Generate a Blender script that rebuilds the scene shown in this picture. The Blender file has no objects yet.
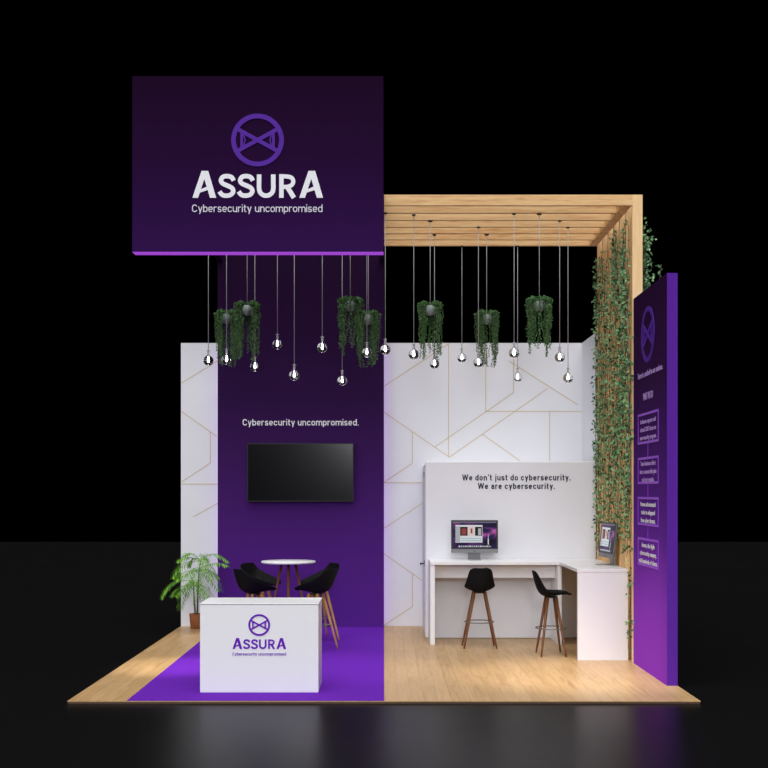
import bpy, bmesh, math, random
from mathutils import Vector, Matrix, noise as mnoise
PI = math.pi
S = bpy.context.scene
C = S.collection
random.seed(7)

# ------------------------------------------------------------------ camera, world, lights, exposure
FPX = 1131.0                     # focal length in pixels of the 768 px frame
EYE = 2.0                        # eye height above the stand platform
cd = bpy.data.cameras.new('camera'); cam = bpy.data.objects.new('camera', cd); C.objects.link(cam)
cam.location = (0, 0, EYE); cam.rotation_euler = (PI/2, 0, 0)
cd.sensor_width = 36; cd.lens = 36*FPX/768; cd.shift_y = 108/768; cd.clip_end = 200
S.camera = cam
S.view_settings.view_transform = 'Standard'; S.view_settings.look = 'None'
S.view_settings.exposure = 0.0; S.view_settings.gamma = 1.0; S.view_settings.use_curve_mapping = False
w = bpy.data.worlds.new('dark_hall'); S.world = w; w.use_nodes = True
w.node_tree.nodes['Background'].inputs[0].default_value = (0, 0, 0, 1)
w.node_tree.nodes['Background'].inputs[1].default_value = 0.0

def lamp(name, typ, loc, target, energy, color=(1, 1, 1), **kw):
    l = bpy.data.lights.new(name, typ); o = bpy.data.objects.new(name, l); C.objects.link(o)
    o.location = loc
    o.rotation_euler = (Vector(target)-Vector(loc)).to_track_quat('-Z', 'Y').to_euler()
    l.energy = energy; l.color = color
    for k, v in kw.items(): setattr(l, k, v)
    return o
lamp('hall_flood_high', 'SUN', (1, 7, 24), (0.3, 13.5, 0), 3.1, (1.0, .985, .965), angle=math.radians(60))
lamp('hall_flood_front', 'SUN', (0, -8, 14), (0, 14, 2), .95, (.96, .965, 1.0), angle=math.radians(38))
lamp('fill_side', 'SUN', (-14, 1, 8.5), (1, 14, 2), 1.0, (.97, .975, 1.0), angle=math.radians(50))  # added fill from the left, brightens the faces turned that way
lamp('fill_front', 'AREA', (.5, -12, 5.9), (-.2, 15, 2.2), 850, (.95, .96, 1.0), size=2.4)  # added soft fill behind the camera, also grades the television reflection
lamp('spot_left', 'SPOT', (-2.2, 12.3, 5.3), (-2.38, 12.95, 0), 1200, (1, .93, .85), spot_size=math.radians(20), spot_blend=1.0, shadow_soft_size=.1)
lamp('spot_right', 'SPOT', (1.5, 11.0, 5.3), (2.05, 12.35, 0), 1250, (1, .92, .82), spot_size=math.radians(32), spot_blend=1.0, shadow_soft_size=.15)
lamp('spot_centre', 'SPOT', (-.5, 11.7, 5.3), (-.35, 12.75, 0), 420, (1, .95, .95), spot_size=math.radians(30), spot_blend=1.0, shadow_soft_size=.15)

# ------------------------------------------------------------------ helpers
def at(px, py, Y):               # a point of the place at depth Y, seen at pixel (px, py) of the photograph
    return Vector(((px-384)*Y/FPX, Y, EYE-(py-492)*Y/FPX))

def mat(name, base=(.8, .8, .8), rough=.5, metal=0., emit=None, estr=1., spec=None, trans=0., ior=1.45):
    m = bpy.data.materials.new(name); m.use_nodes = True
    b = m.node_tree.nodes['Principled BSDF']
    b.inputs['Base Color'].default_value = (*base, 1); b.inputs['Roughness'].default_value = rough
    b.inputs['Metallic'].default_value = metal
    b.inputs['IOR'].default_value = ior
    if spec is not None: b.inputs['Specular IOR Level'].default_value = spec
    if trans: b.inputs['Transmission Weight'].default_value = trans
    if emit: b.inputs['Emission Color'].default_value = (*emit, 1); b.inputs['Emission Strength'].default_value = estr
    return m
def nodes(m): return m.node_tree.nodes, m.node_tree.links, m.node_tree.nodes['Principled BSDF']
def ramp(n, stops):
    r = n.new('ShaderNodeValToRGB'); e = r.color_ramp.elements
    while len(e) < len(stops): e.new(.5)
    for el, (p, c) in zip(e, stops): el.position = p; el.color = (*c, 1)
    return r
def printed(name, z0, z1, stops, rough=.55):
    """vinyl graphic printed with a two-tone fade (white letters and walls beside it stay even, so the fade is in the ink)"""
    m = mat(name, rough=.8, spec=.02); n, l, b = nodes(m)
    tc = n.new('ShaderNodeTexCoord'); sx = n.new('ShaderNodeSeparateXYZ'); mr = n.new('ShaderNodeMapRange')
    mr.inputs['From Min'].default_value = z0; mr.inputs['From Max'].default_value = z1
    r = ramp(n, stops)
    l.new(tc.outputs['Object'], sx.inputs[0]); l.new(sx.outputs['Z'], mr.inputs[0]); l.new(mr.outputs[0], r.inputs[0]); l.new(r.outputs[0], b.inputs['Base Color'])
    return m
def painted(name, base, rough=.5, var=.03, scale=3., spec=.2):
    m = mat(name, base, rough, spec=spec); n, l, b = nodes(m)
    tc = n.new('ShaderNodeTexCoord'); ns = n.new('ShaderNodeTexNoise'); ns.inputs['Scale'].default_value = scale; ns.inputs['Detail'].default_value = 3
    r = ramp(n, [(.3, tuple(c*(1-var) for c in base)), (.7, tuple(min(1, c*(1+var)) for c in base))])
    l.new(tc.outputs['Object'], ns.inputs['Vector']); l.new(ns.outputs[0], r.inputs[0]); l.new(r.outputs[0], b.inputs['Base Color'])
    return m
def timber(name, light, dark, stretch, rough=.5, scale=1., contrast=(.42, .72)):
    m = mat(name, light, rough, spec=.3); n, l, b = nodes(m)
    tc = n.new('ShaderNodeTexCoord'); mp = n.new('ShaderNodeMapping'); mp.inputs['Scale'].default_value = stretch
    n1 = n.new('ShaderNodeTexNoise'); n1.inputs['Scale'].default_value = 2.2*scale; n1.inputs['Detail'].default_value = 4; n1.inputs['Distortion'].default_value = 1.6
    n2 = n.new('ShaderNodeTexNoise'); n2.inputs['Scale'].default_value = 14*scale; n2.inputs['Detail'].default_value = 6; n2.inputs['Distortion'].default_value = .4
    mx = n.new('ShaderNodeMix'); mx.data_type = 'FLOAT'; mx.inputs[0].default_value = .4
    mid = tuple((a*2+c)/3 for a, c in zip(light, dark))
    r = ramp(n, [(contrast[0], light), ((contrast[0]+contrast[1])/2, mid), (contrast[1], dark)])
    l.new(tc.outputs['Object'], mp.inputs[0]); l.new(mp.outputs[0], n1.inputs['Vector']); l.new(mp.outputs[0], n2.inputs['Vector'])
    l.new(n1.outputs[0], mx.inputs[2]); l.new(n2.outputs[0], mx.inputs[3]); l.new(mx.outputs[0], r.inputs[0]); l.new(r.outputs[0], b.inputs['Base Color'])
    return m
def leafy(name, c1, c2, rough=.45):
    m = mat(name, c1, rough, spec=.12); n, l, b = nodes(m)
    gi = n.new('ShaderNodeNewGeometry'); r = ramp(n, [(0, c1), (1, c2)])
    l.new(gi.outputs['Random Per Island'], r.inputs[0]); l.new(r.outputs[0], b.inputs['Base Color'])
    return m

class MB:
    """collects shapes, builds ONE mesh object"""
    def __init__(s): s.v = []; s.f = []; s.m = []; s.smooth = []
    def add(s, vs, fs, mi=0, smooth=False):
        o = len(s.v); s.v += [tuple(v) for v in vs]
        for f in fs: s.f.append(tuple(i+o for i in f)); s.m.append(mi); s.smooth.append(smooth)
        return s
    def box(s, x0, x1, y0, y1, z0, z1, mi=0):
        v = [(x, y, z) for z in (z0, z1) for y in (y0, y1) for x in (x0, x1)]
        return s.add(v, [(0, 2, 3, 1), (4, 5, 7, 6), (0, 1, 5, 4), (2, 6, 7, 3), (0, 4, 6, 2), (1, 3, 7, 5)], mi)
    def tube(s, pts, r, n=8, mi=0, cap=True, smooth=True):
        pts = [Vector(p) for p in pts]; k = len(pts)
        rs = r if isinstance(r, (list, tuple)) else [r]*k
        vs = []; up = Vector((0, 0, 1))
        t0 = (pts[1]-pts[0]).normalized()
        a = t0.cross(up if abs(t0.z) < .9 else Vector((1, 0, 0))).normalized()
        for i, p in enumerate(pts):
            t = (pts[min(i+1, k-1)]-pts[max(i-1, 0)]).normalized()
            a = (a-t*a.dot(t)).normalized(); b = t.cross(a)
            for j in range(n):
                q = 2*PI*j/n; vs.append(p+(a*math.cos(q)+b*math.sin(q))*rs[i])
        fs = [(i*n+j, i*n+(j+1) % n, (i+1)*n+(j+1) % n, (i+1)*n+j) for i in range(k-1) for j in range(n)]
        if cap: fs += [tuple(range(n-1, -1, -1)), tuple((k-1)*n+j for j in range(n))]
        return s.add(vs, fs, mi, smooth)
    def lathe(s, prof, n=24, c=(0, 0, 0), mi=0, smooth=True):
        vs = []; k = len(prof)
        for r, z in prof:
            for j in range(n):
                q = 2*PI*j/n; vs.append((c[0]+r*math.cos(q), c[1]+r*math.sin(q), c[2]+z))
        fs = [(i*n+j, i*n+(j+1) % n, (i+1)*n+(j+1) % n, (i+1)*n+j) for i in range(k-1) for j in range(n)]
        if prof[0][0] > 1e-5: fs.append(tuple(range(n-1, -1, -1)))
        if prof[-1][0] > 1e-5: fs.append(tuple((k-1)*n+j for j in range(n)))
        return s.add(vs, fs, mi, smooth)
    def torus(s, R, r, c=(0, 0, 0), n=32, m=8, mi=0):
        vs = [(c[0]+(R+r*math.cos(b))*math.cos(a), c[1]+(R+r*math.cos(b))*math.sin(a), c[2]+r*math.sin(b))
              for a in [2*PI*i/n for i in range(n)] for b in [2*PI*j/m for j in range(m)]]
        fs = [(i*m+j, ((i+1) % n)*m+j, ((i+1) % n)*m+(j+1) % m, i*m+(j+1) % m) for i in range(n) for j in range(m)]
        return s.add(vs, fs, mi, True)
    def prism(s, poly, d0, d1, axis='y', mi=0):
        """poly: (a, b) outline; extruded along axis ('y': a=x, b=z; 'x': a=y, b=z)"""
        def P(a, b, d): return (a, d, b) if axis == 'y' else (d, a, b)
        k = len(poly)
        vs = [P(a, b, d0) for a, b in poly]+[P(a, b, d1) for a, b in poly]
        fs = [tuple(range(k)), tuple(range(2*k-1, k-1, -1))]+[(i, i+k, (i+1) % k+k, (i+1) % k) for i in range(k)]
        return s.add(vs, fs, mi)
    def leaf(s, p, d, nrm, L, W, mi=0, fold=.25):
        d = d.normalized(); sd = d.cross(nrm)
        if sd.length < 1e-4: sd = d.cross(Vector((.3, .5, .8)))
        sd.normalize(); n2 = sd.cross(d)
        m1 = p+d*L*.45; v = [p, m1+sd*W*.5+n2*W*fold, p+d*L, m1-sd*W*.5+n2*W*fold, m1]
        return s.add(v, [(0, 1, 4), (1, 2, 4), (4, 2, 3), (0, 4, 3)], mi, False)
    def build(s, name, mats, parent=None, loc=None, bevel=0, clean=True):
        me = bpy.data.meshes.new(name); me.from_pydata(s.v, [], s.f); me.update()
        for m in (mats if isinstance(mats, (list, tuple)) else [mats]): me.materials.append(m)
        me.polygons.foreach_set('material_index', s.m); me.polygons.foreach_set('use_smooth', s.smooth)
        if clean:
            bm = bmesh.new(); bm.from_mesh(me); bmesh.ops.recalc_face_normals(bm, faces=bm.faces); bm.to_mesh(me); bm.free()
        o = bpy.data.objects.new(name, me); C.objects.link(o)
        if parent: o.parent = parent
        if loc is not None: o.location = loc
        if bevel:
            b = o.modifiers.new('bevel', 'BEVEL'); b.width = bevel; b.segments = 3; b.limit_method = 'ANGLE'; b.harden_normals = False
        return o

def thing(name, label, cat, loc=(0, 0, 0), rz=0, group=None):
    o = bpy.data.objects.new(name, None); C.objects.link(o); o.empty_display_size = .1
    o.location = loc; o.rotation_euler = (0, 0, rz); o['label'] = label; o['category'] = cat
    if group: o['group'] = group
    return o
def tag(o, label, cat, group=None):
    o['label'] = label; o['category'] = cat
    if group: o['group'] = group
    return o
def struct(o): o['kind'] = 'structure'; return o
def dup(root, loc, rz, label, group=None):
    r = root.copy(); C.objects.link(r); r.location = loc; r.rotation_euler = (0, 0, rz); r['label'] = label
    if group: r['group'] = group
    for ch in list(root.children):
        c = ch.copy(); C.objects.link(c); c.parent = r
        for g in ch.children:
            d = g.copy(); C.objects.link(d); d.parent = c
    return r

# writing -----------------------------------------------------------
def text_mesh(lines, bold=0.):
    """lines of type as one flat mesh: returns verts (x, z), faces, cap height"""
    cu = bpy.data.curves.new('type', 'FONT'); cu.body = lines; cu.align_x = 'CENTER'; cu.offset = bold; cu.resolution_u = 3
    cu.space_character = 1.08 if bold else 1.03
    o = bpy.data.objects.new('type', cu); C.objects.link(o)
    dg = bpy.context.evaluated_depsgraph_get(); dg.update()
    me = bpy.data.meshes.new_from_object(o.evaluated_get(dg))
    vs = [(v.co.x, v.co.y) for v in me.vertices]; fs = [tuple(p.vertices) for p in me.polygons]
    bpy.data.objects.remove(o); bpy.data.curves.remove(cu); bpy.data.meshes.remove(me)
    return vs, fs
CAP = None
def write(name, s, m, parent, place, width, cap, bold=0.):
    """place(a, b, d) -> point: a across from the centre, b up from the baseline, d proud of the surface"""
    global CAP
    if CAP is None:
        vs, _ = text_mesh('H'); CAP = max(v[1] for v in vs)
    vs, fs = text_mesh(s, bold)
    x0 = min(v[0] for v in vs); x1 = max(v[0] for v in vs); sx = width/(x1-x0); sz = cap/CAP; cx = (x0+x1)/2
    mb = MB(); mb.add([place((x-cx)*sx, z*sz, .004) for x, z in vs], fs)
    o = mb.build(name, m, parent, clean=False)
    sol = o.modifiers.new('thickness', 'SOLIDIFY'); sol.thickness = .003; sol.offset = 0
    return o

def catmull(P, n=5):
    out = []
    for i in range(len(P)-1):
        p0, p1, p2, p3 = P[max(i-1, 0)], P[i], P[i+1], P[min(i+2, len(P)-1)]
        for k in range(n):
            t = k/n
            out.append(tuple(.5*((2*p1[j])+(-p0[j]+p2[j])*t+(2*p0[j]-5*p1[j]+4*p2[j]-p3[j])*t*t+(-p0[j]+3*p1[j]-3*p2[j]+p3[j])*t**3) for j in (0, 1)))
    out.append(P[-1]); return out
def stroke(mb, pts, wd, place, d=.006):
    L = []; R = []
    for i, p in enumerate(pts):
        a = pts[max(i-1, 0)]; b = pts[min(i+1, len(pts)-1)]
        dx, dz = b[0]-a[0], b[1]-a[1]; k = math.hypot(dx, dz) or 1; nx, nz = -dz/k*wd/2, dx/k*wd/2
        L.append((p[0]+nx, p[1]+nz)); R.append((p[0]-nx, p[1]-nz))
    n = len(pts); vs = []
    for dd in (0, d): vs += [place(a, b, dd) for a, b in L]+[place(a, b, dd) for a, b in R]
    fs = []
    for i in range(n-1):
        fs += [(2*n+i, 2*n+i+1, 3*n+i+1, 3*n+i), (i, n+i, n+i+1, i+1), (i, i+1, 2*n+i+1, 2*n+i), (n+i, 3*n+i, 3*n+i+1, n+i+1)]
    fs += [(0, 2*n, 3*n, n), (n-1, 2*n-1, 4*n-1, 3*n-1)]
    mb.add(vs, fs)
def arc(cx, cy, rx, ry, a0, a1, n=7): return [(cx+rx*math.cos(math.radians(a0+(a1-a0)*i/n)), cy+ry*math.sin(math.radians(a0+(a1-a0)*i/n))) for i in range(n+1)]
def glyph(c, w):
    """plain grotesque letter, capital height 1: (advance width, list of centre lines)"""
    h = w/2; X = .73; l = h; b = h; t = X-h; bw = .56; r = bw-h; m = bw/2; rx = m-h; ry = .20
    loop = arc(m, t-ry, rx, ry, 0, 180)+arc(m, b+ry, rx, ry, 180, 360)+[(r, t-ry)]
    if c == 'o': return bw, [loop]
    if c == 'c': return bw-.02, [arc(m, t-ry, rx, ry, 18, 180)+arc(m, b+ry, rx, ry, 180, 342)]
    if c == 'e': return bw, [[(l, X*.5), (r, X*.5), (r, t-ry)]+arc(m, t-ry, rx, ry, 0, 180)+arc(m, b+ry, rx, ry, 180, 325)]
    if c == 's': return .52, [catmull([(.44, t-.10), (.37, t-.015), (.26, t), (.13, t-.02), (.08, t-.12), (.13, X*.53), (.26, X*.49), (.39, X*.44), (.44, b+.12), (.38, b+.02), (.26, b), (.13, b+.02), (.06, b+.11)])]
    if c == 'b': return bw, [[(l, 0), (l, 1)], loop]
    if c == 'd': return bw, [[(r, 0), (r, 1)], loop]
    if c == 'p': return bw, [[(l, -.26), (l, X)], loop]
    if c == 'n': return bw, [[(l, 0), (l, X)], [(l, t-ry)]+arc(m, t-ry, rx, ry, 180, 0)+[(r, 0)]]
    if c == 'm':
        k = .205
        return .10+4*k, [[(l, 0), (l, X)], arc(l+k, t-.17, k, .17, 180, 0)+[(l+2*k, 0)], arc(l+3*k, t-.17, k, .17, 180, 0)+[(l+4*k, 0)]]
    if c == 'u': return bw, [[(l, X)]+arc(m, b+ry, rx, ry, 180, 360), [(r, 0), (r, X)]]
    if c == 'r': return .40, [[(l, 0), (l, X)], arc(l+rx, t-ry, rx, ry, 180, 62)]
    if c == 'i': return w, [[(h, 0), (h, X)], [(h, .88), (h, 1.02)]]
    if c == 'j': return w+.06, [[(h+.06, X), (h+.06, -.10)]+arc(h-.06, -.10, .12, .12, 0, -80), [(h+.06, .88), (h+.06, 1.02)]]
    if c == 't': return .36, [[(.14, .95), (.14, b+.14)]+arc(.28, b+.14, .14, .14, 180, 270)+[(.35, b)], [(0, t), (.35, t)]]
    if c == 'y': return .54, [[(h*.9, X), (.27, .06)], [(.54-h*.9, X), (.20, -.26)]]
    if c == 'a': return .54, [arc(m-.01, t-.18, rx-.01, .18, 160, 0)+[(r-.02, 0)], [(r-.02, .43)]+[(m, .43)]+arc(m-.04, (.43+b)/2, rx-.05, (.43-b)/2, 90, 270)+[(m, b), (r-.02, b+.06)]]
    if c == 'C': return .66, [arc(.33, 1-h-.26, .33-h, .26, 15, 180)+arc(.33, h+.26, .33-h, .26, 180, 345)]
    if c == 'W': return 1.0, [[(h*.8, 1), (.27, h*.3)], [(.27, h*.3), (.5, .98)], [(.5, .98), (.73, h*.3)], [(.73, h*.3), (1-h*.8, 1)]]
    if c == '.': return w, [[(h, 0), (h, w)]]
    if c == "'": return w, [[(h, .76), (h, 1.02)]]
    return .22, []
def grotesque(name, s, m, parent, place, width, cap, w=.12, gap=.13):
    """a line of plain type; every word is a part of its own; place() as for write()"""
    x = 0; out = []; GAPW = .34
    for word in s.split(' '):
        gl_ = []
        for c in word:
            a, ps = glyph(c, w); gl_.append((x, ps)); x += a+gap
        out.append(gl_); x += GAPW
    tot = x-GAPW-gap; sx = width/tot; res = []
    for gl_ in out:
        mb = MB(); q = 0
        for gx, ps in gl_:
            for p in ps:
                q += 1; stroke(mb, [(a+gx, b) for a, b in p], w, lambda a, b, d: place((a-tot/2)*sx, b*cap, d), .004+.0001*(q % 7))
        res.append(mb.build(name, m, parent, clean=False))
    return res
def emblem(m, parent, place, R):
    """ring crossed by two bars with a short upright each side"""
    mb = MB(); k = 48; vs = []
    for d in (0, .008):
        for r in (R, R*.82): vs += [place(r*math.cos(2*PI*i/k), r*math.sin(2*PI*i/k), d) for i in range(k)]
    fs = []
    for i in range(k):
        j = (i+1) % k
        fs += [(2*k+i, 2*k+j, 3*k+j, 3*k+i), (i, k+i, k+j, j), (i, j, 2*k+j, 2*k+i), (k+i, 3*k+i, 3*k+j, k+j)]
    mb.add(vs, fs)
    for s in (1, -1): stroke(mb, [(-.84*R, s*.46*R), (.84*R, -s*.46*R)], .15*R, place, .0075+.0002*s)
    for s in (1, -1):
        stroke(mb, [(s*.60*R, -.27*R), (s*.60*R, .27*R)], .10*R, place, .007)
        stroke(mb, [(s*.53*R, -.24*R), (s*.47*R, 0), (s*.53*R, .24*R)], .05*R, place, .0068)
    return mb.build('emblem', m, parent)
def brand(m, parent, place, u):
    """wordmark; u = metres per unit, origin = centre of the baseline, 627 units wide"""
    mb = MB(); W = 21.5
    def pl(a, b, d): return place((a-373.5)*u, (566-b)*u, d)
    def st(pts, wd=W, curve=False, d=.006): stroke(mb, catmull(pts) if curve else pts, wd, pl, d)
    for ox in (0, 513):
        def q(pts, d): mb.add([pl(a+ox, b, dd) for dd in (0, d) for a, b in pts], [(4, 5, 6, 7), (3, 2, 1, 0), (0, 1, 5, 4), (1, 2, 6, 5), (2, 3, 7, 6), (3, 0, 4, 7)])
        q([(60, 566), (87, 566), (130, 437), (104, 437)], .0060)
        q([(106, 437), (136, 437), (174, 566), (144, 566)], .0062)
        q([(84, 545), (90, 530), (136, 509), (142, 526)], .0058)
    for ox in (0, 92):
        st([(a+ox, b) for a, b in [(258, 484), (248, 468), (228, 462), (207, 466), (197, 482), (205, 497), (226, 507), (248, 518), (256, 534), (246, 550), (225, 556), (203, 552), (190, 536)]], W, True)
    st([(380, 454), (380, 490), (380, 522), (386, 542), (402, 554), (414, 555.5), (426, 554), (442, 542), (448, 522), (448, 490), (448, 454)], W, True)
    st([(487, 453), (487, 566)], W, d=.0062)
    st([(487, 464), (515, 464), (536, 470), (544, 487), (537, 504), (516, 513), (487, 513)], W-2, True)
    st([(514, 512), (547, 566)], W+1, d=.0058)
    return mb.build('brand_lettering', m, parent)

# ------------------------------------------------------------------ materials
M = {}
M['white_wall'] = painted('white_painted_panel', (.73, .735, .775), .55, .012, 2)
M['white_lam'] = painted('white_laminate', (.78, .78, .80), .35, .008, 4)
M['gold'] = mat('gold_inlay', (.60, .50, .33), .7, spec=.1)
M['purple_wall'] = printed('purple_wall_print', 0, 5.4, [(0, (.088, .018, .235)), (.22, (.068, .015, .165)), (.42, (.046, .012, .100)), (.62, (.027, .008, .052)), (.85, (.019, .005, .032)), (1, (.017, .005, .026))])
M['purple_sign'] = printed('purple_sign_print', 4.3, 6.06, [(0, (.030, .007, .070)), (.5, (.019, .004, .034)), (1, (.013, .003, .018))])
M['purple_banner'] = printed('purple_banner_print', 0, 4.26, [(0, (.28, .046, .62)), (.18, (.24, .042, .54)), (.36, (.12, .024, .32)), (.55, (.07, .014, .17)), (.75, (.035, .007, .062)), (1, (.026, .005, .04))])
M['purple_edge'] = mat('purple_banner_edge', (.095, .021, .30), .8, spec=.03)
M['purple_carpet'] = painted('purple_carpet', (.115, .018, .35), .85, .06, 60, spec=.03)
M['purple_logo'] = mat('violet_vinyl', (.095, .028, .32), .8, spec=.05)
M['purple_logo2'] = mat('bright_violet_vinyl', (.13, .009, .42), .6, spec=.1)
M['lav'] = mat('lavender_vinyl', (.42, .25, .62), .5)
M['frame_line'] = mat('violet_line_vinyl', (.27, .02, .66), .5)
M['letter_white'] = mat('white_lettering', (.82, .82, .87), .7, spec=.1)
M['tag_white'] = mat('pale_lettering', (.66, .63, .72), .5)
M['letter_dark'] = mat('navy_lettering', (.015, .014, .035), .5)
M['glow'] = mat('violet_light_strip', (.05, .01, .1), .6, emit=(.27, .02, .50), estr=.95)
M['halo'] = mat('violet_halo_led', (.3, .05, .6), .5, emit=(.55, .2, 1.0), estr=3.2)
M['black_plastic'] = mat('black_plastic', (.006, .006, .006), .45)
M['black_shell'] = painted('black_moulded_shell', (.006, .006, .007), .65, .2, 20, spec=.12)
M['screen_off'] = mat('dark_glass_screen', (.002, .002, .003), .16, spec=.6)
M['alu'] = mat('brushed_aluminium', (.30, .30, .31), .5, .4)
M['alu_grey'] = mat('grey_aluminium', (.20, .20, .21), .5, .1, spec=.2)
M['dull_steel'] = mat('dull_steel', (.22, .21, .21), .4, .6)
M['chrome'] = mat('chrome', (.5, .5, .52), .2, 1)
M['pine'] = timber('pine_x', (.84, .56, .27), (.56, .24, .07), (.45, 3, 7), .5, .9, (.40, .68))
M['pine_v'] = timber('pine_z', (.90, .63, .33), (.76, .44, .18), (4, 2, .4), .5, .6, (.44, .76))
M['walnut'] = timber('walnut_leg', (.18, .070, .026), (.07, .025, .010), (8, 8, 1.2), .4, 2)
M['oak'] = timber('warm_oak_leg', (.50, .25, .085), (.27, .11, .035), (8, 8, 1.2), .4, 2)
M['terracotta'] = painted('terracotta', (.34, .13, .055), .8, .15, 12)
M['soil'] = painted('soil', (.03, .02, .012), .95, .4, 60)
M['palm'] = leafy('palm_leaflet', (.04, .16, .012), (.20, .44, .04))
M['palm_stem'] = mat('palm_stem', (.10, .13, .04), .6)
M['ivy'] = leafy('ivy_leaf', (.008, .06, .018), (.30, .52, .26))
M['ivy_stem'] = mat('ivy_stem', (.07, .06, .03), .7)
M['trail'] = leafy('trailing_leaf', (.025, .085, .025), (.12, .25, .09), .55)
M['pot_grey'] = painted('grey_concrete', (.24, .28, .265), .7, .2, 25)
M['cable'] = mat('grey_cable', (.42, .42, .44), .5)
M['socket'] = mat('clear_socket', (.45, .45, .48), .3, .2)
M['filament'] = mat('lit_filament', (1, 1, 1), .5, emit=(1, .97, .92), estr=7)
# thin clear glass
g = mat('clear_glass', (.93, .93, .95), .02, trans=1., ior=1.45); M['glass'] = g

# hall floor: near-black polished
m = mat('polished_black_floor', (.0056, .0056, .0059), .32, spec=.5, ior=1.13); n, l, b = nodes(m)
tc = n.new('ShaderNodeTexCoord'); ns = n.new('ShaderNodeTexNoise'); ns.inputs['Scale'].default_value = .6; ns.inputs['Detail'].default_value = 2
mr = n.new('ShaderNodeMapRange'); mr.inputs['To Min'].default_value = .26; mr.inputs['To Max'].default_value = .34
l.new(tc.outputs['Object'], ns.inputs['Vector']); l.new(ns.outputs[0], mr.inputs[0]); l.new(mr.outputs[0], b.inputs['Roughness'])
M['hall'] = m
# deck: oak laminate boards running front to back
m = mat('oak_laminate_deck', (.5, .3, .15), .36, spec=.22); n, l, b = nodes(m)
tc = n.new('ShaderNodeTexCoord'); mp = n.new('ShaderNodeMapping'); mp.inputs['Rotation'].default_value = (0, 0, PI/2)
br = n.new('ShaderNodeTexBrick'); br.offset = .37; br.inputs['Scale'].default_value = 1
br.inputs['Brick Width'].default_value = 1.3; br.inputs['Row Height'].default_value = .13; br.inputs['Mortar Size'].default_value = .0015
br.inputs['Color1'].default_value = (.51, .335, .168, 1); br.inputs['Color2'].default_value = (.455, .29, .138, 1); br.inputs['Mortar'].default_value = (.28, .16, .075, 1)
m2 = n.new('ShaderNodeMapping'); m2.inputs['Scale'].default_value = (9, .7, 1)
ns = n.new('ShaderNodeTexNoise'); ns.inputs['Scale'].default_value = 2.2; ns.inputs['Detail'].default_value = 6; ns.inputs['Distortion'].default_value = 1.2
r = ramp(n, [(.35, (1.08, 1.06, 1.04)), (.55, (.97, .96, .94)), (.72, (.80, .74, .66))])
mx = n.new('ShaderNodeMix'); mx.data_type = 'RGBA'; mx.blend_type = 'MULTIPLY'; mx.inputs[0].default_value = 1
l.new(tc.outputs['Object'], mp.inputs[0]); l.new(mp.outputs[0], br.inputs['Vector'])
l.new(tc.outputs['Object'], m2.inputs[0]); l.new(m2.outputs[0], ns.inputs['Vector']); l.new(ns.outputs[0], r.inputs[0])
l.new(br.outputs['Color'], mx.inputs[6]); l.new(r.outputs[0], mx.inputs[7]); l.new(mx.outputs[2], b.inputs['Base Color'])
M['deck'] = m
M['deck_edge'] = mat('dark_deck_edge', (.10, .055, .03), .6)

# ------------------------------------------------------------------ the setting
struct(MB().box(-45, 45, -6, 46, -.225, -.025).build('floor', M['hall']))
YB = 16.88; YF = 10.823; XL, XR = -3.03, 3.03
pf = thing('platform', 'low oak-look wooden platform the whole exhibition stand stands on', 'platform', (0, 0, 0))
MB().box(XL, XR, YF, YB-.002, -.008, 0).build('deck', M['deck'], pf)
MB().box(XL+.004, XR-.004, YF+.004, YB-.006, -.025, -.008).build('edge_trim', M['deck_edge'], pf)
tag(MB().box(-2.459, 0, YF+.003, 16.72, 0, .006).build('carpet', M['purple_carpet']), 'purple carpet laid on the left half of the wooden platform', 'carpet')

wb = struct(MB().box(XL, XR, YB, YB+.07, -.025, 4.224).build('wall_back', M['white_wall']))
gl = MB()
segs = [((448.6, 344), (448.6, 457)), ((485.8, 344), (485.8, 411)), ((513.6, 344), (513.6, 392.6)), ((549.6, 411), (549.6, 470)),
        ((412.3, 431.5), (412.3, 463.2)), ((412.3, 574), (412.3, 606.6)), ((384, 386.2), (449, 343.5)), ((380, 409.5), (449.4, 457.2)),
        ((380, 485), (412.3, 463.2)), ((380, 482.6), (430, 482.6)), ((380, 531), (430, 498)), ((380, 551), (430, 586)), ((380, 628), (412.3, 606.6)),
        ((434.9, 447), (513.6, 392.6)), ((449.4, 457.2), (547.5, 388.5)), ((485.8, 411.4), (582, 411.4)), ((509, 361), (578, 405)),
        ((482, 434), (530, 468)),
        ((181.5, 411.5), (217, 436.5)), ((210.2, 432), (210.2, 463)), ((181.5, 482), (210.2, 463)), ((181.5, 383), (219, 360)), ((181.5, 484), (220, 484)), ((193, 517), (220, 502))]
for (a, b) in segs:
    p, q = at(*a, YB), at(*b, YB)
    stroke(gl, [(p.x, p.z), (q.x, q.z)], .0125, lambda x, z, d: (x, YB-d, z), .003)
gl.build('inlay', M['gold'], wb)
struct(MB().box(2.955, XR, 15.43, YB, 0, 4.224).build('wall_right', M['white_wall']))

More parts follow.
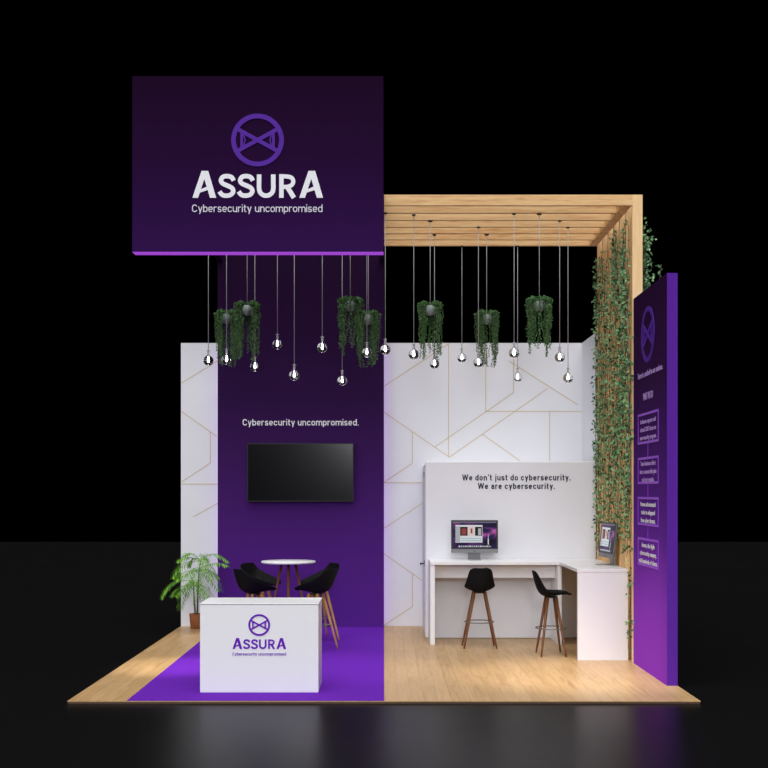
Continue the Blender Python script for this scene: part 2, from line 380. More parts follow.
# ------------------------------------------------------------------ purple feature wall with halo light, canopy, header sign
FY = 16.72
fw = thing('feature_wall', 'tall purple graphic wall with white slogan behind the round bar table', 'wall', (-1.23, FY, 0))
def loc(o, parent): o.location = -Vector(parent.location); return o       # parts drawn in stand coordinates
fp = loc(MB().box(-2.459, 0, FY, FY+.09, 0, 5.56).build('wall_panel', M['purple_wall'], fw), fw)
wt = at(300.6, 425.5, FY)
for o in grotesque('slogan_lettering', 'Cybersecurity uncompromised.', M['letter_white'], fw, lambda a, b, d: (wt.x+a, FY-d, wt.z+b), 115.8*FY/FPX, 6.4*FY/FPX, .135): loc(o, fw)
loc(MB().box(-2.445, -2.43, FY+.09, FY+.105, .05, 4.15).build('led_strip', M['halo'], fw), fw)
loc(MB().box(-.03, -.015, FY+.09, FY+.105, .05, 4.15).build('led_strip', M['halo'], fw), fw)
cp = thing('overhead_frame', 'dark open overhead frame joining the purple wall to the large logo sign', 'frame', (-1.23, 14, 5.4))
cm = mat('dark_purple_frame', (.018, .005, .03), .8, spec=.03)
for x in (-2.455, -.065): loc(MB().box(x, x+.06, 11.165, FY-.001, 5.402, 5.50).build('beam', cm, cp), cp)
for y in (11.17, 12.4, 13.59, 13.955, 14.315, 14.69, 15.8): loc(MB().box(-2.394, -.066, y, y+.06, 5.402, 5.45).build('batten', cm, cp), cp)

SY = 11.04
sg = thing('header_sign', 'large dark purple overhead sign with white brand name above the counter', 'sign', (-1.23, SY, 4.3))
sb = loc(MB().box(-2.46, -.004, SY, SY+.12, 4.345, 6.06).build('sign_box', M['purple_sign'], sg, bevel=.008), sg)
loc(MB().prism([(-2.46, 4.345), (-.004, 4.345), (-.004, 4.316), (-2.43, 4.316)], SY+.0, SY+.02).build('light_strip', M['glow'], sg), sg)
k = SY/FPX
cc = at(257.6, 140.2, SY); loc(emblem(M['purple_logo'], sg, lambda a, b, d: (cc.x+a, SY-d, cc.z+b), 26.4*k), sg)
cb = at(257.8, 197.9, SY); loc(brand(M['letter_white'], sg, lambda a, b, d: (cb.x+a, SY-d, cb.z+b), k/4.8), sg)
ct = at(257.3, 212.1, SY)
for o in grotesque('tagline_lettering', 'Cybersecurity uncompromised', M['tag_white'], sg, lambda a, b, d: (ct.x+a, SY-d, ct.z+b), 130.4*k, 7.5*k, .115, .10): loc(o, sg)

# ------------------------------------------------------------------ pergola of L-shaped pine ribs
pg = thing('pergola', 'pine slat pergola frame over the desk area', 'pergola', (2.97, 13.25, 0))
ys = [13.25+.36*i for i in range(7)]
for i, y in enumerate(ys):
    mb = MB()
    mb.box(0, 2.91, y, y+.045, 5.357, 5.484)
    o = loc(mb.build('rib', M['pine'], pg, bevel=.003), pg)
    mb = MB(); mb.box(2.91, 3.03, y, y+.045, 0, 5.484)
    loc(mb.build('upright', M['pine_v'], pg, bevel=.003), pg)
mb = MB()
for y in ys[:-1]: mb.box(2.80, 2.909, y+.046, y+.359, 5.36, 5.478)
loc(mb.build('corner_plank', M['pine'], pg), pg)
mb = MB()
for y in ys[:-1]: mb.box(2.985, 3.025, y+.046, y+.359, 0, 5.36)
loc(mb.build('backing_board', M['pine_v'], pg), pg)

# climbing ivy on the uprights
iv = thing('climbing_ivy', 'green ivy climbing over the slatted side of the pergola', 'ivy', (2.9, 14.3, 0))
rnd = random.Random(3)
stems = MB(); lv = MB()
def vine(x, y, z0, z1, side, dens=1., amp=.14, leaf=.043):
    ph = rnd.random()*6; pts = []; z = z0; n = max(3, int((z1-z0)/.12)); L = []
    drift = rnd.uniform(-.25, .25)
    for i in range(n+1):
        t = i/n; zz = z0+(z1-z0)*t
        yy = y+amp*math.sin(ph+zz*2.1)+drift*(t-.5)+rnd.uniform(-.02, .02)
        yy = min(max(yy, 13.26), 15.39)
        pts.append(Vector((x+side*rnd.uniform(.0, .02), yy, zz)))
    stems.tube(pts, .003, 4)
    for i in range(n):
        for q in range(int(rnd.uniform(3, 6)*dens)+(1 if rnd.random() < .5 else 0)):
            p = pts[i].lerp(pts[i+1], rnd.random())+Vector((side*rnd.uniform(.004, .03 if side < 0 else .09), rnd.uniform(-.055, .055), rnd.uniform(-.04, .04)))
            d = Vector((rnd.uniform(-.8, .8), rnd.uniform(-.5, .5), rnd.uniform(-1, .7)))
            nn = Vector((side*rnd.uniform(.2, .8), rnd.uniform(-1.4, -.5), rnd.uniform(0, .8)))
            s = leaf*rnd.uniform(.7, 1.35)
            lv.leaf(p, d, nn, s, s*.55)
for i in range(58):
    y = 13.25+2.16*((i+rnd.random())/58)**1.25
    low = 1.14 if y > 13.38 else .1
    a = max(low, (1.14, 1.2, 1.7, 1.2, 2.4, 3.2)[i % 6]+rnd.uniform(0, .6))
    vine(2.895, y, a, min(5.2+rnd.uniform(-.25, .10), a+rnd.uniform(1.5, 3.4)), -1, .52, .10, .050)
for i in range(12):                                                    # tufts near the top
    vine(2.88, 13.35+rnd.random()*2, 4.0+rnd.random()*.4, 5.1+rnd.uniform(-.15, .15), -1, .8, .1, .047)
for y, z0, z1 in ((13.26, .15, .95), (13.24, .1, 2.2), (15.39, 1.2, 3.6), (15.39, 2.2, 4.6)): vine(2.90, y, z0, z1, -1, .35, .02)
for i in range(22): vine(3.045, 13.30+rnd.random()*.9, 3.2+rnd.random()*.8, 4.8+rnd.uniform(0, .55), 1, .9, .1, .055)
def spray(p0, pts, den=14, leaf=.05):                                # free shoots reaching out
    P = [Vector(p) for p in pts]; stems.tube(P, .003, 4)
    for i in range(len(P)-1):
        for q in range(den):
            p = P[i].lerp(P[i+1], rnd.random())+Vector([rnd.uniform(-.035, .035) for _ in range(3)])
            s = leaf*rnd.uniform(.7, 1.3); lv.leaf(p, Vector([rnd.uniform(-1, 1) for _ in range(3)]), Vector((rnd.uniform(-.6, .6), -1, rnd.uniform(-.2, .8))), s, s*.7)
spray(0, [(3.04, 13.5, 4.2), (3.18, 13.45, 4.30), (3.28, 13.45, 4.55), (3.31, 13.5, 4.72)], 7)
spray(0, [(3.04, 13.6, 4.1), (3.14, 13.5, 4.15), (3.24, 13.5, 4.12), (3.27, 13.5, 3.95)], 9)
spray(0, [(3.04, 13.5, 4.9), (3.1, 13.45, 5.0), (3.2, 13.45, 4.98)], 7)
spray(0, [(3.04, 13.5, 4.4), (3.12, 13.5, 4.55), (3.15, 13.5, 4.7)], 8)
for z in (.45, .95, 1.35): spray(0, [(2.91, 13.24, z), (2.86, 13.25, z+.03)], 4, .045)
spray(0, [(2.91, 13.24, .30), (2.83, 13.25, .36)], 4, .04)
loc(stems.build('stem', M['ivy_stem'], iv), iv)
fo = loc(lv.build('foliage', M['ivy'], iv, clean=False), iv); fo['kind'] = 'stuff'

# ------------------------------------------------------------------ purple information pillar
BX0, BX1, BY0, BY1, BZ = 2.92, 3.03, 11.67, 13.235, 4.26
bn = thing('information_pillar', 'freestanding purple information wall at the right front corner', 'display panel', (2.975, 12.45, 0))
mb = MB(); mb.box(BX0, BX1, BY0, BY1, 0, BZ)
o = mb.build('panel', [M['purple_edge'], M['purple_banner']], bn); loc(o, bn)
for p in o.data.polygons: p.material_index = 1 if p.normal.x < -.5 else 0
bc = (BY0+BY1)/2+.055
def pl(y0, z0): return lambda a, b, d: (BX0-d, y0-a, z0+b)
loc(emblem(M['purple_logo'], bn, pl(12.51, 3.744), .31), bn)
loc(write('lettering', 'There is a method to our madness.', M['lav'], bn, pl(12.42, 3.29), 1.16, .062, .01), bn)
loc(write('lettering', 'WHAT WE DO', M['lav'], bn, pl(12.5, 3.03), .46, .075, .01), bn)
boxes = [(2.54, 2.885, ['In-house experts and', 'virtual CISO focus on', 'your security program.']), (2.09, 2.39, ['Turn business effort', 'into a measurable plan', 'and get results.']),
         (1.625, 1.945, ['Proven and automated', 'tools to safeguard', 'from cyber threats.']), (1.17, 1.485, ['Assura, the Agile', 'cybersecurity company,', 'with hundreds of clients.'])]
ya, yb = 12.02, 12.99; T = .026
for i, (z0, z1, tx) in enumerate(boxes):
    mb = MB(); x0, x1 = BX0-.005, BX0
    mb.box(x0, x1, ya, yb, z1-T, z1); mb.box(x0, x1, ya, yb, z0, z0+T); mb.box(x0, x1, ya, ya+T*.8, z0+T, z1-T); mb.box(x0, x1, yb-T*.8, yb, z0+T, z1-T)
    loc(mb.build('text_frame', M['frame_line'], bn), bn)
    if i < 3: loc(MB().box(x0, x1, 12.5, 12.508, boxes[i+1][1], z0).build('connector_line', M['frame_line'], bn), bn)
    for j, s in enumerate(tx):
        loc(write('lettering', s, M['lav'] if i < 2 else M['tag_white'], bn, pl(12.5, (z0+z1)/2+.055-.09*j), .034*len(s)+.03, .048, .012), bn)

# ------------------------------------------------------------------ storage room behind the desk
sr = thing('storage_cubicle', 'low white storage cubicle behind the desk with dark slogan lettering', 'cubicle', (1.7, 15.44, 0))
loc(MB().box(.563, 2.905, 15.44, 15.50, 0, 2.423).build('front_panel', M['white_wall'], sr, bevel=.022), sr)
loc(MB().box(.575, .62, 15.502, YB-.006, 0, 2.379).build('side_panel', M['white_wall'], sr), sr)
loc(MB().box(.62, 2.9, 15.502, YB-.006, 2.38, 2.40).build('top_panel', M['white_wall'], sr), sr)
dr = loc(MB().box(.563, .573, 15.62, 16.50, .02, 2.30).build('door', M['white_wall'], sr, bevel=.002), sr)
h = MB().box(.50, .563, 15.72, 15.74, .995, 1.015).box(.50, .515, 15.62, 15.74, .99, 1.02).box(.556, .563, 15.70, 15.76, .96, 1.05).build('door_handle', M['black_plastic'], dr)
for z in (2.22, ): MB().box(.545, .563, 15.66, 15.70, z, z+.05).build('hinge', M['alu_grey'], dr)
SYF = 15.44
for s, x, y, wd in (("We don't just do cybersecurity.", 516.4, 480.5, 108.3), ("We are cybersecurity.", 516.4, 489.0, 76.9)):
    p = at(x, y, SYF)
    for o in grotesque('slogan_lettering', s, M['letter_dark'], sr, (lambda p: lambda a, b, d: (p.x+a, SYF-d, p.z+b))(p), wd*SYF/FPX, 6.0*SYF/FPX, .185, .15): loc(o, sr)

# ------------------------------------------------------------------ L-shaped desk
dk = thing('corner_desk', 'white L-shaped counter-height desk built along the cubicle front', 'desk', (1.8, 14.8, 0))
DZ = 1.087; Tt = .04
wtop = MB(); wtop.prism([(.604, 14.78), (2.29, 14.78), (2.29, 13.42), (2.90, 13.42), (2.90, 15.435), (.604, 15.435)], 0, 1)
wtop.v = [(x, z, DZ-Tt if y == 0 else DZ) for x, y, z in wtop.v]
loc(wtop.build('worktop', M['white_lam'], dk, bevel=.003), dk)
loc(MB().box(.606, .666, 14.80, 15.43, 0, DZ-Tt-.001).build('side_panel', M['white_lam'], dk, bevel=.002), dk)
loc(MB().box(2.275, 2.325, 14.80, 15.43, 0, DZ-Tt-.001).build('divider_panel', M['white_lam'], dk, bevel=.002), dk)
loc(MB().box(2.30, 2.899, 13.425, 13.485, 0, DZ-Tt-.001).build('end_panel', M['white_lam'], dk, bevel=.002), dk)
loc(MB().box(.668, 2.273, 15.02, 15.05, .86, DZ-Tt-.001).build('modesty_panel', M['white_lam'], dk, bevel=.002), dk)

# ------------------------------------------------------------------ computers
wall = mat('nebula_wallpaper', (.003, .003, .003), .35, spec=.1); n, l, b = nodes(wall)
tc = n.new('ShaderNodeTexCoord'); ns = n.new('ShaderNodeTexNoise'); ns.inputs['Scale'].default_value = 3.2; ns.inputs['Detail'].default_value = 5; ns.inputs['Distortion'].default_value = 1.0
r = ramp(n, [(.36, (.004, .003, .012)), (.47, (.03, .012, .09)), (.56, (.16, .04, .24)), (.66, (.60, .12, .48)), (.8, (.85, .5, .8))])
mp = n.new('ShaderNodeMapping'); mp.inputs['Location'].default_value = (.35, 0, .13); mp.inputs['Scale'].default_value = (1, 1, 2)
l.new(tc.outputs['Object'], mp.inputs[0]); l.new(mp.outputs[0], ns.inputs['Vector']); l.new(ns.outputs[0], r.inputs[0]); l.new(r.outputs[0], b.inputs['Emission Color']); b.inputs['Emission Strength'].default_value = .55
def em(nm, c, s=.7): return mat(nm, (.003, .003, .003), .35, emit=c, estr=s, spec=.1)
scr = [wall, em('screen_white', (.85, .85, .9)), em('screen_grey', (.5, .52, .55)), em('screen_dark', (.01, .01, .012)), em('screen_red', (.35, .06, .05)), em('screen_pink', (.9, .7, .68)), em('screen_sky', (.35, .6, .65)), em('screen_bar', (.22, .2, .28))]
def computer(label, loc_, rz, tilt=0):
    """all-in-one; faces -Y; origin on the worktop"""
    t = thing('desktop_computer', label, 'computer', loc_, rz, None)
    W, H, zb = .63, .44, .095
    hb = MB()
    hb.prism([(-W/2, zb), (W/2, zb), (W/2, zb+H), (-W/2, zb+H)], .0, .012)
    hb.prism([(-W/2+.02, zb+.02), (W/2-.02, zb+.02), (W/2-.02, zb+H-.02), (-W/2+.02, zb+H-.02)], .012, .035)
    hb.prism([(-W/4, zb+.1), (W/4, zb+.1), (W/4, zb+H-.1), (-W/4, zb+H-.1)], .035, .05)
    body = hb.build('housing', M['alu_grey'], t, bevel=.004)
    MB().box(-W/2+.001, W/2-.001, -.004, 0, zb+.053, zb+H-.001).build('bezel', M['black_plastic'], t)
    s = MB(); y = -.0045
    x0, x1, z0, z1 = -W/2+.022, W/2-.022, zb+.068, zb+H-.02
    def q(a0, a1, b0, b1, mi, k): s.box(x0+(x1-x0)*a0, x0+(x1-x0)*a1, y-.0006*k, y, z0+(z1-z0)*b0, z0+(z1-z0)*b1, mi)
    q(0, 1, 0, 1, 0, 1); q(0, 1, .955, 1, 7, 2); q(.06, .68, .20, .87, 1, 2); q(.06, .17, .22, .82, 2, 3); q(.17, .34, .46, .80, 3, 3); q(.20, .31, .50, .74, 4, 4)
    q(.35, .50, .46, .80, 5, 3); q(.41, .45, .55, .74, 4, 4); q(.51, .67, .46, .80, 3, 3); q(.58, .65, .48, .74, 2, 4)
    q(.19, .66, .34, .37, 6, 3); q(.19, .66, .26, .29, 6, 3); q(.12, .88, .02, .075, 7, 2)
    for i in range(15): q(.135+.049*i, .165+.049*i, .03, .085, (1, 2, 6, 5, 2)[i % 5], 3)
    q(.80, .825, .12, .34, 1, 2); q(.807, .818, .34, .50, 1, 2)
    s.build('screen', scr, t)
    # small dark fruit-shaped mark on the chin
    k = MB(); cz = zb+.026; pts = []
    for i in range(24):
        a = 2*PI*i/24; rr = .0085*(1-.18*max(0, math.sin(a))**6); bite = .0035 if abs(a-.25) < .4 else 0
        pts.append(((rr-bite)*math.cos(a), cz+(rr-bite)*math.sin(a)))
    k.prism(pts, -.001, 0); k.prism([(0, cz+.009), (.004, cz+.0145), (.005, cz+.013), (.002, cz+.0085)], -.001, 0); k.build('maker_mark', M['black_plastic'], t)
    st = MB(); w2 = .083
    st.prism([(-.10, .0), (.11, 0), (.11, .012), (.062, .27), (.05, .27), (.095, .008), (-.10, .006)], -w2, w2, 'x')
    st.build('stand', M['alu'], t, bevel=.001)
    if tilt:
        c, sn = math.cos(tilt), math.sin(tilt)
        for o in t.children:
            if o.name.startswith('stand'): continue
            for v in o.data.vertices:
                yy, zz = v.co.y, v.co.z-.09; v.co.y = yy*c+zz*sn; v.co.z = .09-yy*sn+zz*c
    return t
computer('desktop computer facing the front on the long desk section below the dark slogan', (1.218, 15.20, DZ), 0, math.radians(2))
computer('desktop computer turned sideways beside the ivy on the right desk end', (2.765, 14.16, DZ), -PI/2+math.radians(5), math.radians(7))

# ------------------------------------------------------------------ television
tl = at(247.1, 443.3, 16.64); br_ = at(353.6, 501.7, 16.64)
tv = thing('television', 'large switched-off flat television mounted on the purple wall', 'television', ((tl.x+br_.x)/2, FY, (tl.z+br_.z)/2))
hw, hh = (br_.x-tl.x)/2, (tl.z-br_.z)/2
MB().box(-hw, hw, -.078, -.035, -hh, hh).build('housing', M['black_plastic'], tv, bevel=.004)
MB().box(-hw+.012, hw-.012, -.0795, -.078, -hh+.015, hh-.012).build('screen', M['screen_off'], tv)
MB().box(-.25, .25, -.035, 0, -.2, .2).build('wall_bracket', M['black_plastic'], tv)

# ------------------------------------------------------------------ seats
def shell(name, m, parent, armed):
    # stations along the centre line: (y, z, half width, side lift)
    if armed:
        st = [(.235, .045, .13, .0), (.222, .052, .17, .015), (.14, .044, .210, .06), (.05, .030, .228, .105), (-.05, .024, .235, .145), (-.12, .030, .238, .165), (-.18, .070, .235, .15), (-.212, .14, .230, .10), (-.226, .21, .222, .05), (-.234, .275, .208, .016), (-.238, .315, .180, .002), (-.239, .330, .13, 0)]
    else:
        st = [(.225, .034, .11, 0), (.215, .044, .15, .004), (.14, .046, .185, .014), (.05, .032, .197, .03), (-.04, .022, .200, .046), (-.10, .028, .200, .06), (-.145, .065, .200, .07), (-.175, .125, .188, .058), (-.195, .19, .172, .042), (-.212, .26, .158, .026), (-.222, .305, .142, .012), (-.225, .325, .115, .004), (-.226, .332, .07, 0)]
    st2 = []
    for i in range(len(st)-1):
        for k in (0, .5): st2.append(tuple(a+(b-a)*k for a, b in zip(st[i], st[i+1])))
    st2.append(st[-1]); nu = 13; vs = []
    for i, (y, z, hw, lf) in enumerate(st2):
        a, b = st2[max(i-1, 0)], st2[min(i+1, len(st2)-1)]
        t = Vector((0, b[0]-a[0], b[1]-a[1])).normalized(); nn = Vector((0, t.z, -t.y))     # towards the sitter
        if nn.z < 0 and i < 8: nn = -nn
        if i > 12: nn = Vector((0, abs(nn.y), abs(nn.z)*.3)).normalized()
        for j in range(nu):
            u = -1+2*j/(nu-1)
            e = abs(u)**2.2
            up = Vector((0, nn.y, max(nn.z, .25))).normalized() if not armed else (nn*.45+Vector((0, 0, .75))).normalized()
            vs.append(Vector((u*hw*(1-.10*e*(1 if armed else .2)), y, z))+up*lf*e+nn*.02*e)
    ns_ = len(st2)
    fs = [(i*nu+j, i*nu+j+1, (i+1)*nu+j+1, (i+1)*nu+j) for i in range(ns_-1) for j in range(nu-1)]
    mb = MB(); mb.add(vs, fs, 0, True); o = mb.build(name, m, parent)
    s = o.modifiers.new('thickness', 'SOLIDIFY'); s.thickness = .014; s.offset = 0
    o.modifiers.new('round', 'SUBSURF').levels = 1; o.modifiers['round'].render_levels = 1
    return o
def seat(name, label, cat, loc_, rz, group, armed, wood):
    t = thing(name, label, cat, loc_, rz, group)
    s = shell('seat_shell', M['black_shell'], t, armed); s.location = (0, 0, .70)
    MB().lathe([(.02, 0), (.07, .001), (.082, .010), (.08, .02)], 20, (0, 0, .698)).build('seat_mount', M['black_plastic'], t)
    R0, R1 = (.285 if armed else .258, .085)
    asp = 45 if armed else 36
    for a in (asp, 180-asp, 180+asp, 360-asp):
        a = math.radians(a); c, sn = math.cos(a), math.sin(a)
        MB().tube([(R0*c, R0*sn, .0), (R0*.9*c+R1*.1*c, R0*.9*sn+R1*.1*sn, .07), (R1*c, R1*sn, .712)], [.010, .013, .021], 10).build('leg', wood, t)
    fr = MB()
    if armed:
        r = R0+(R1-R0)*.31/.7
        cr = [(r*math.cos(math.radians(a)), r*math.sin(math.radians(a)), .31) for a in (45, 135, 225, 315)]
        for i in range(4): fr.tube([cr[i], cr[(i+1) % 4]], .006, 6)
    else:
        fr.torus(.187, .0075, (0, 0, .33))
    fr.build('footrest', M['dull_steel'], t)
    return t
# the two desk stools
s1 = seat('bar_stool', 'black bar stool seen from behind in front of the long desk', 'stool', (1.228, 14.58, 0), math.radians(1), None, False, M['walnut'])
dup(s1, (2.055, 13.92, 0), math.radians(-90+1), 'black bar stool seen from the side beside the right desk end', None)

# round table and four chairs
TX, TY = -1.25, 14.8
tb = thing('round_table', 'round white bar table with splayed wooden legs', 'table', (TX, TY, .006))
MB().lathe([(0, 1.062), (.335, 1.062), (.352, 1.07), (.356, 1.08), (.352, 1.092), (0, 1.094)], 48).build('tabletop', M['white_lam'], tb)
for a in (0, 90, 180, 270):
    a = math.radians(a+4); c, sn = math.cos(a), math.sin(a)
    MB().tube([(.30*c, .30*sn, 0), (.09*c, .09*sn, 1.062)], [.013, .019], 10).build('leg', M['walnut'], tb)
MB().lathe([(.02, 1.045), (.13, 1.045), (.13, 1.061), (.02, 1.061)], 24).build('mount_plate', M['black_plastic'], tb)
def face(x, y, bias): return math.atan2(TY-y, (TX-x)*bias)-PI/2
ch = [(-1.63, 14.28, 'black armchair-style bar chair left of the table, the nearer of the left pair'), (-1.66, 15.27, 'black armchair-style bar chair left of the table, the farther of the left pair'),
      (-.86, 14.30, 'black armchair-style bar chair right of the table, the nearer of the right pair'), (-.87, 15.25, 'black armchair-style bar chair right of the table, the farther of the right pair')]
c0 = None
for x, y, lb in ch:
    rz = face(x, y, 2.3)
    if c0 is None: c0 = seat('bar_chair', lb, 'chair', (x, y, .006), rz, 'bar chairs around the round table', True, M['oak'])
    else: dup(c0, (x, y, .006), rz, lb)

# ------------------------------------------------------------------ reception counter
RY0, RY1, RX0, RX1 = 11.25, 11.86, -1.83, -.652
rc = thing('reception_counter', 'white reception counter with purple logo standing on the purple carpet', 'counter', ((RX0+RX1)/2, RY0, .006))
loc(MB().box(RX0, RX1, RY0, RY1, .006, .876).build('body', M['white_lam'], rc, bevel=.003), rc)
loc(MB().box(RX0+.01, RX1-.01, RY0+.008, RY1-.01, .876, .881).build('shadow_gap', mat('grey_gap', (.25, .25, .27), .6), rc), rc)
loc(MB().box(RX0-.004, RX1+.004, RY0-.004, RY1+.004, .881, .893).build('countertop', M['white_lam'], rc, bevel=.003), rc)
k = RY0/FPX
cc2 = at(259.2, 625.0, RY0); loc(emblem(M['purple_logo2'], rc, lambda a, b, d: (cc2.x+a, RY0-d*.5, cc2.z+b), 10.9*k), rc)
cb2 = at(259.3, 649.0, RY0); loc(brand(M['purple_logo2'], rc, lambda a, b, d: (cb2.x+a, RY0-d*.5, cb2.z+b), k*53.6/627), rc)
ct2 = at(259.3, 655.4, RY0)
for o in grotesque('tagline_lettering', 'Cybersecurity uncompromised', M['purple_logo2'], rc, lambda a, b, d: (ct2.x+a, RY0-d, ct2.z+b), 53.6*k, 3.0*k, .13, .11): loc(o, rc)

# ------------------------------------------------------------------ potted palm
px_, py_ = -2.74, 16.60
pm = thing('potted_palm', 'green feathery palm in a terracotta pot in front of the white wall', 'plant', (px_, py_, 0))
MB().lathe([(.0, .0), (.098, .0), (.118, .205), (.122, .215), (.110, .215), (.104, .19), (0, .19)], 28).build('pot', M['terracotta'], pm)
MB().lathe([(0, .192), (.103, .192), (.100, .197), (0, .200)], 20).build('soil', M['soil'], pm)
T1 = [(0, 0, .195), (.01, -.02, .5), (.03, -.03, .85), (.055, -.02, .98)]; T2 = [(-.03, 0, .195), (-.045, -.02, .45), (-.05, -.04, .68)]
for T_ in (T1, T2): MB().tube(T_, [.014, .011, .009, .007][:len(T_)], 8).build('stem', M['palm_stem'], pm)
rp = random.Random(11)
def frond(base, ctrl, tip, leafL=.165, n=21, wd=.015):
    B, K, E = Vector(base), Vector(ctrl), Vector(tip); P = []
    for i in range(n+1):
        t = i/n; P.append(B*(1-t)**2+K*2*t*(1-t)+E*t*t)
    mb = MB(); mb.tube(P, [.0045*(1-.7*i/n) for i in range(n+1)], 5)
    for i in range(int(n*.22), n+1):
        t = i/n; d = (P[min(i+1, n)]-P[max(i-1, 0)]).normalized(); sd = d.cross(Vector((0, 0, 1)))
        if sd.length < .2: sd = d.cross(Vector((0, 1, .2)))
        sd.normalize(); L = leafL*(math.sin(PI*min(1, .12+.88*(t-.2)/.8))**.6+.25)*.8
        for s in (1, -1):
            dd = (d*.75+sd*s*.8+Vector((0, 0, rp.uniform(-.35, -.05)))+Vector([rp.uniform(-.12, .12) for _ in range(3)])).normalized()
            m1 = P[i]+dd*L*.5; e = P[i]+dd*L+Vector((0, 0, -.22*L)); q = dd.cross(Vector((0, 0, 1))).normalized()*wd*.5
            mb.add([P[i], m1+q, e, m1-q, m1+Vector((0, 0, .002))], [(0, 1, 4), (1, 2, 4), (4, 2, 3), (0, 4, 3)], 0, False)
    return mb.build('frond', M['palm'], pm, clean=False)
def fl(px, py, y): p = at(px, py, y); return (p.x-px_, p.y-py_, p.z)
top = T1[-1]; mid = T1[2]; low = T2[-1]
FR = [(top, (188, 553, 16.4), (177, 561, 16.3)), (top, (180, 558, 16.2), (172, 578, 16.1)), (low, (170, 574, 16.4), (161, 598, 16.3)),
      (top, (211, 546, 16.5), (229, 562, 16.45)), (mid, (214, 558, 16.3), (228, 566, 16.2)), (top, (210, 560, 16.1), (213, 580, 16.0)),
      (mid, (213, 573, 16.3), (220, 591, 16.1)), (low, (181, 588, 16.2), (180, 610, 16.1)), (mid, (206, 578, 16.0), (207, 600, 15.9)),
      (low, (178, 586, 16.1), (175, 596, 15.95)), (mid, (190, 565, 16.0), (184, 590, 15.85)), (top, (203, 550, 16.1), (206, 572, 15.9)),
      (low, (196, 572, 16.0), (193, 604, 15.9)), (top, (194, 553, 16.6), (189, 566, 16.55)), (low, (202, 580, 16.1), (203, 606, 16.2)), (mid, (196, 560, 16.1), (197, 585, 15.9)),
      (top, (190, 548, 16.4), (184, 556, 16.35)), (top, (201, 549, 16.5), (207, 560, 16.5)), (mid, (186, 568, 16.1), (176, 580, 16.0)), (low, (206, 585, 16.0), (211, 598, 15.95)),
      (low, (188, 578, 16.3), (185, 600, 16.2)), (mid, (208, 566, 16.5), (219, 578, 16.5))]
for b_, c_, t_ in FR: frond(b_, fl(*c_), fl(*t_), .15 if t_[1] < 600 else .12)

# ------------------------------------------------------------------ pendant lamps
ZP, ZC = 5.357, 5.40
def pendant(label, x, y, z, zt, group):
    """z: centre of the globe, zt: where the cable is fixed"""
    t = thing('pendant_lamp', label, 'lamp', (x, y, zt), 0, group)
    h_ = zt-z
    MB().lathe([(0, -.014), (.022, -.014), (.024, 0), (0, 0)], 14).build('ceiling_rose', M['black_plastic'], t)
    MB().tube([(0, 0, -.012), (0, 0, -h_+.125)], .0042, 6).build('cable', M['cable'], t)
    MB().lathe([(.006, .135), (.008, .13), (.022, .128), (.022, .123), (.012, .121), (.014, .105), (.014, .075), (.011, .070)], 14, (0, 0, -h_)).build('socket', M['socket'], t)
    R = .063; prof = [(.011, .082), (.014, .070), (.022, .060)]
    for i in range(3, 15):
        a = PI*i/14; prof.append((R*math.sin(a)+1e-6*(i == 14), R*math.cos(a)))
    prof[-1] = (.0, -R)
    MB().lathe(prof, 24, (0, 0, -h_)).build('globe', M['glass'], t)
    MB().lathe([(0, -.016), (.008, -.014), (.0105, -.004), (.0095, .010), (.006, .017), (.003, .040), (0, .042)], 14, (0, 0, -h_)).build('bulb_core', M['filament'], t)
    return t
PR = [(413.8, 354.6, 13.69, 'in front of the white wall, leftmost of those under the pergola'), (434.5, 363.9, 14.75, 'just below the leftmost planter under the pergola'),
      (461.9, 358.0, 15.425, 'midway between the left and middle planters under the pergola'), (478.4, 362.8, 14.32, 'at the left edge of the middle planter under the pergola'),
      (514.1, 353.3, 13.63, 'left of the rightmost planter, the upper of the two there'), (517.6, 377.4, 15.425, 'left of the rightmost planter, the lower of the two there'),
      (559.7, 357.5, 13.98, 'right of the rightmost planter, the higher of the two there'), (568.0, 378.0, 14.33, 'farthest right under the pergola, lowest of all on that side')]
LR = [(208.4, 360.6, 13.985, 'farthest left, in front of the white wall beside the purple wall'), (226.6, 359.8, 13.62, 'in front of the leftmost planter at the purple wall edge'),
      (254.9, 366.8, 14.72, 'below the second planter from the left'), (277.4, 344.5, 14.345, 'upper one, right of the second planter'),
      (294.3, 375.3, 13.62, 'hanging low near the middle of the purple wall'), (322.3, 347.5, 13.62, 'left of the upper right planter on the purple wall, higher one'),
      (342.2, 380.8, 14.345, 'hanging lowest on the purple wall, under its third planter'), (366.9, 352.6, 14.345, 'in front of the planter nearest the right edge of purple wall'),
      (385.4, 349.8, 13.6, 'at the right edge of the purple wall against the white wall')]
for px, py, y, lb in PR:
    p = at(px, py, y); pendant('clear globe pendant lamp '+lb, p.x, y, p.z, ZP, 'globe pendant lamps under the pergola')
for i, (px, py, y, lb) in enumerate(LR):
    p = at(px, py, y); last = i == len(LR)-1
    pendant('clear globe pendant lamp '+lb, p.x if not last else .016, y, p.z, ZP if last else ZC, 'globe pendant lamps in front of the purple wall')

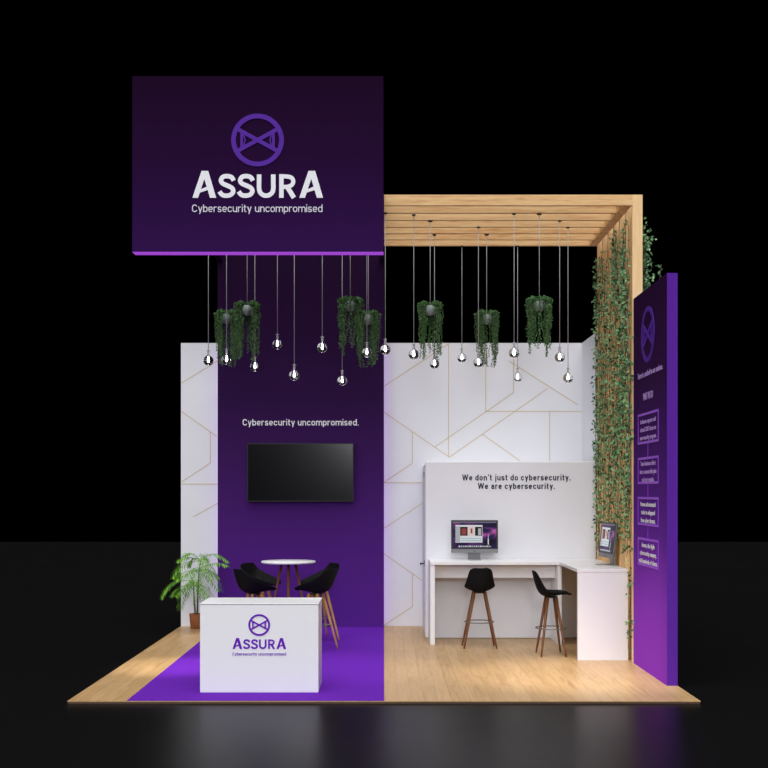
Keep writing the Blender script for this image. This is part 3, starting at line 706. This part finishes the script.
# ------------------------------------------------------------------ hanging planters with trailing greenery
def planter_meshes(seed):
    rg = random.Random(seed)
    pot = MB(); R = .075
    prof = [(0.0, -R)]+[(R*math.sin(a), -R*math.cos(a)) for a in [PI*i/12 for i in range(1, 10)]]+[(R*.60, R*.68), (R*.55, R*.55), (0, R*.5)]
    pot.lathe(prof, 24)
    fo = MB(); stm = MB()
    for i in range(58):
        a = rg.uniform(0, 2*PI)
        front = math.cos(a+PI/2) > .62          # towards the viewer's side the pot shows
        if front and rg.random() < .72: a += PI*rg.choice((-.5, .5))*rg.uniform(.7, 1.1)
        ro = rg.uniform(.075, .16); ln = rg.uniform(.2, .6) if rg.random() < .65 else rg.uniform(.5, .76)
        top = rg.uniform(.11, .13)-.55*(ro-.075)
        sw = rg.uniform(0, 6)
        P = []
        for k in range(5):
            t = k/4; q = t*PI*.55
            P.append(Vector((math.cos(a)*(.03+(ro-.03)*math.sin(q)), math.sin(a)*(.03+(ro-.03)*math.sin(q)), .05+(top-.05)*math.sin(min(1, t*1.3)*PI*.62))))
        n2 = int(ln/.035); z = P[-1].z; x, y = P[-1].x, P[-1].y
        for k in range(n2):
            z -= .035; pull = 1-.16*(k/max(1, n2))
            P.append(Vector((x*pull+.008*math.sin(sw+k*.7), y*pull+.008*math.cos(sw+k*.9), z)))
        stm.tube(P, .0022, 3, cap=False)
        for k in range(len(P)-1):
            m_ = 4 if k < 5 else 3
            for q in range(m_):
                p = P[k].lerp(P[k+1], q/m_+rg.random()*.2)
                d = Vector((rg.uniform(-1, 1), rg.uniform(-1, 1), rg.uniform(-1.2, .1)))
                L = rg.uniform(.017, .030)
                fo.leaf(p, d, Vector((rg.uniform(-1, 1), -1, .3)), L, L*.6)
    return pot, stm, fo
protos = []
def planter(label, px, py, y, zt, var, group):
    p = at(px, py, y); t = thing('hanging_planter', label, 'planter', (p.x, y, p.z), 0, group)
    h_ = zt-p.z
    if len(protos) <= var:
        pot, stm, fo = planter_meshes(20+var)
        a = pot.build('pot', M['pot_grey'], t); b = stm.build('stem', M['ivy_stem'], t); c = fo.build('foliage', M['trail'], t, clean=False); c['kind'] = 'stuff'
        protos.append((a, b, c))
    else:
        for s in protos[var]:
            c = s.copy(); C.objects.link(c); c.parent = t
            if s.name.startswith(('foliage', 'stem')) and (px > 300): c.scale = (-1, 1, 1)
    MB().tube([(.0, 0, .036), (.0, 0, h_-.012)], .0045, 6).build('cable', M['cable'], t)
    MB().lathe([(0, h_-.016), (.028, h_-.016), (.03, h_), (0, h_)], 14).build('ceiling_rose', M['black_plastic'], t)
GP = 'hanging planters under the pergola'; GL = 'hanging planters in front of the purple wall'
planter('round grey hanging planter with trailing greens, leftmost under the pergola', 430.2, 310.2, 13.985, ZP, 0, GP)
planter('round grey hanging planter with trailing greens, middle and lowest under the pergola', 486.7, 318.9, 14.715, ZP, 1, GP)
planter('round grey hanging planter with trailing greens, rightmost under the pergola', 539.3, 305.6, 13.632, ZP, 2, GP)
planter('round grey hanging planter with trailing greens, leftmost at the purple wall edge', 226.6, 318.3, 14.72, ZC, 1, GL)
planter('round grey hanging planter with trailing greens, second from left on the purple wall', 247.2, 310.0, 13.985, ZC, 0, GL)
planter('round grey hanging planter with trailing greens, third from left on the purple wall', 350.3, 305.8, 13.985, ZC, 2, GL)
planter('round grey hanging planter with trailing greens, nearest the right edge of the purple wall', 368.4, 319.2, 14.72, ZC, 1, GL)
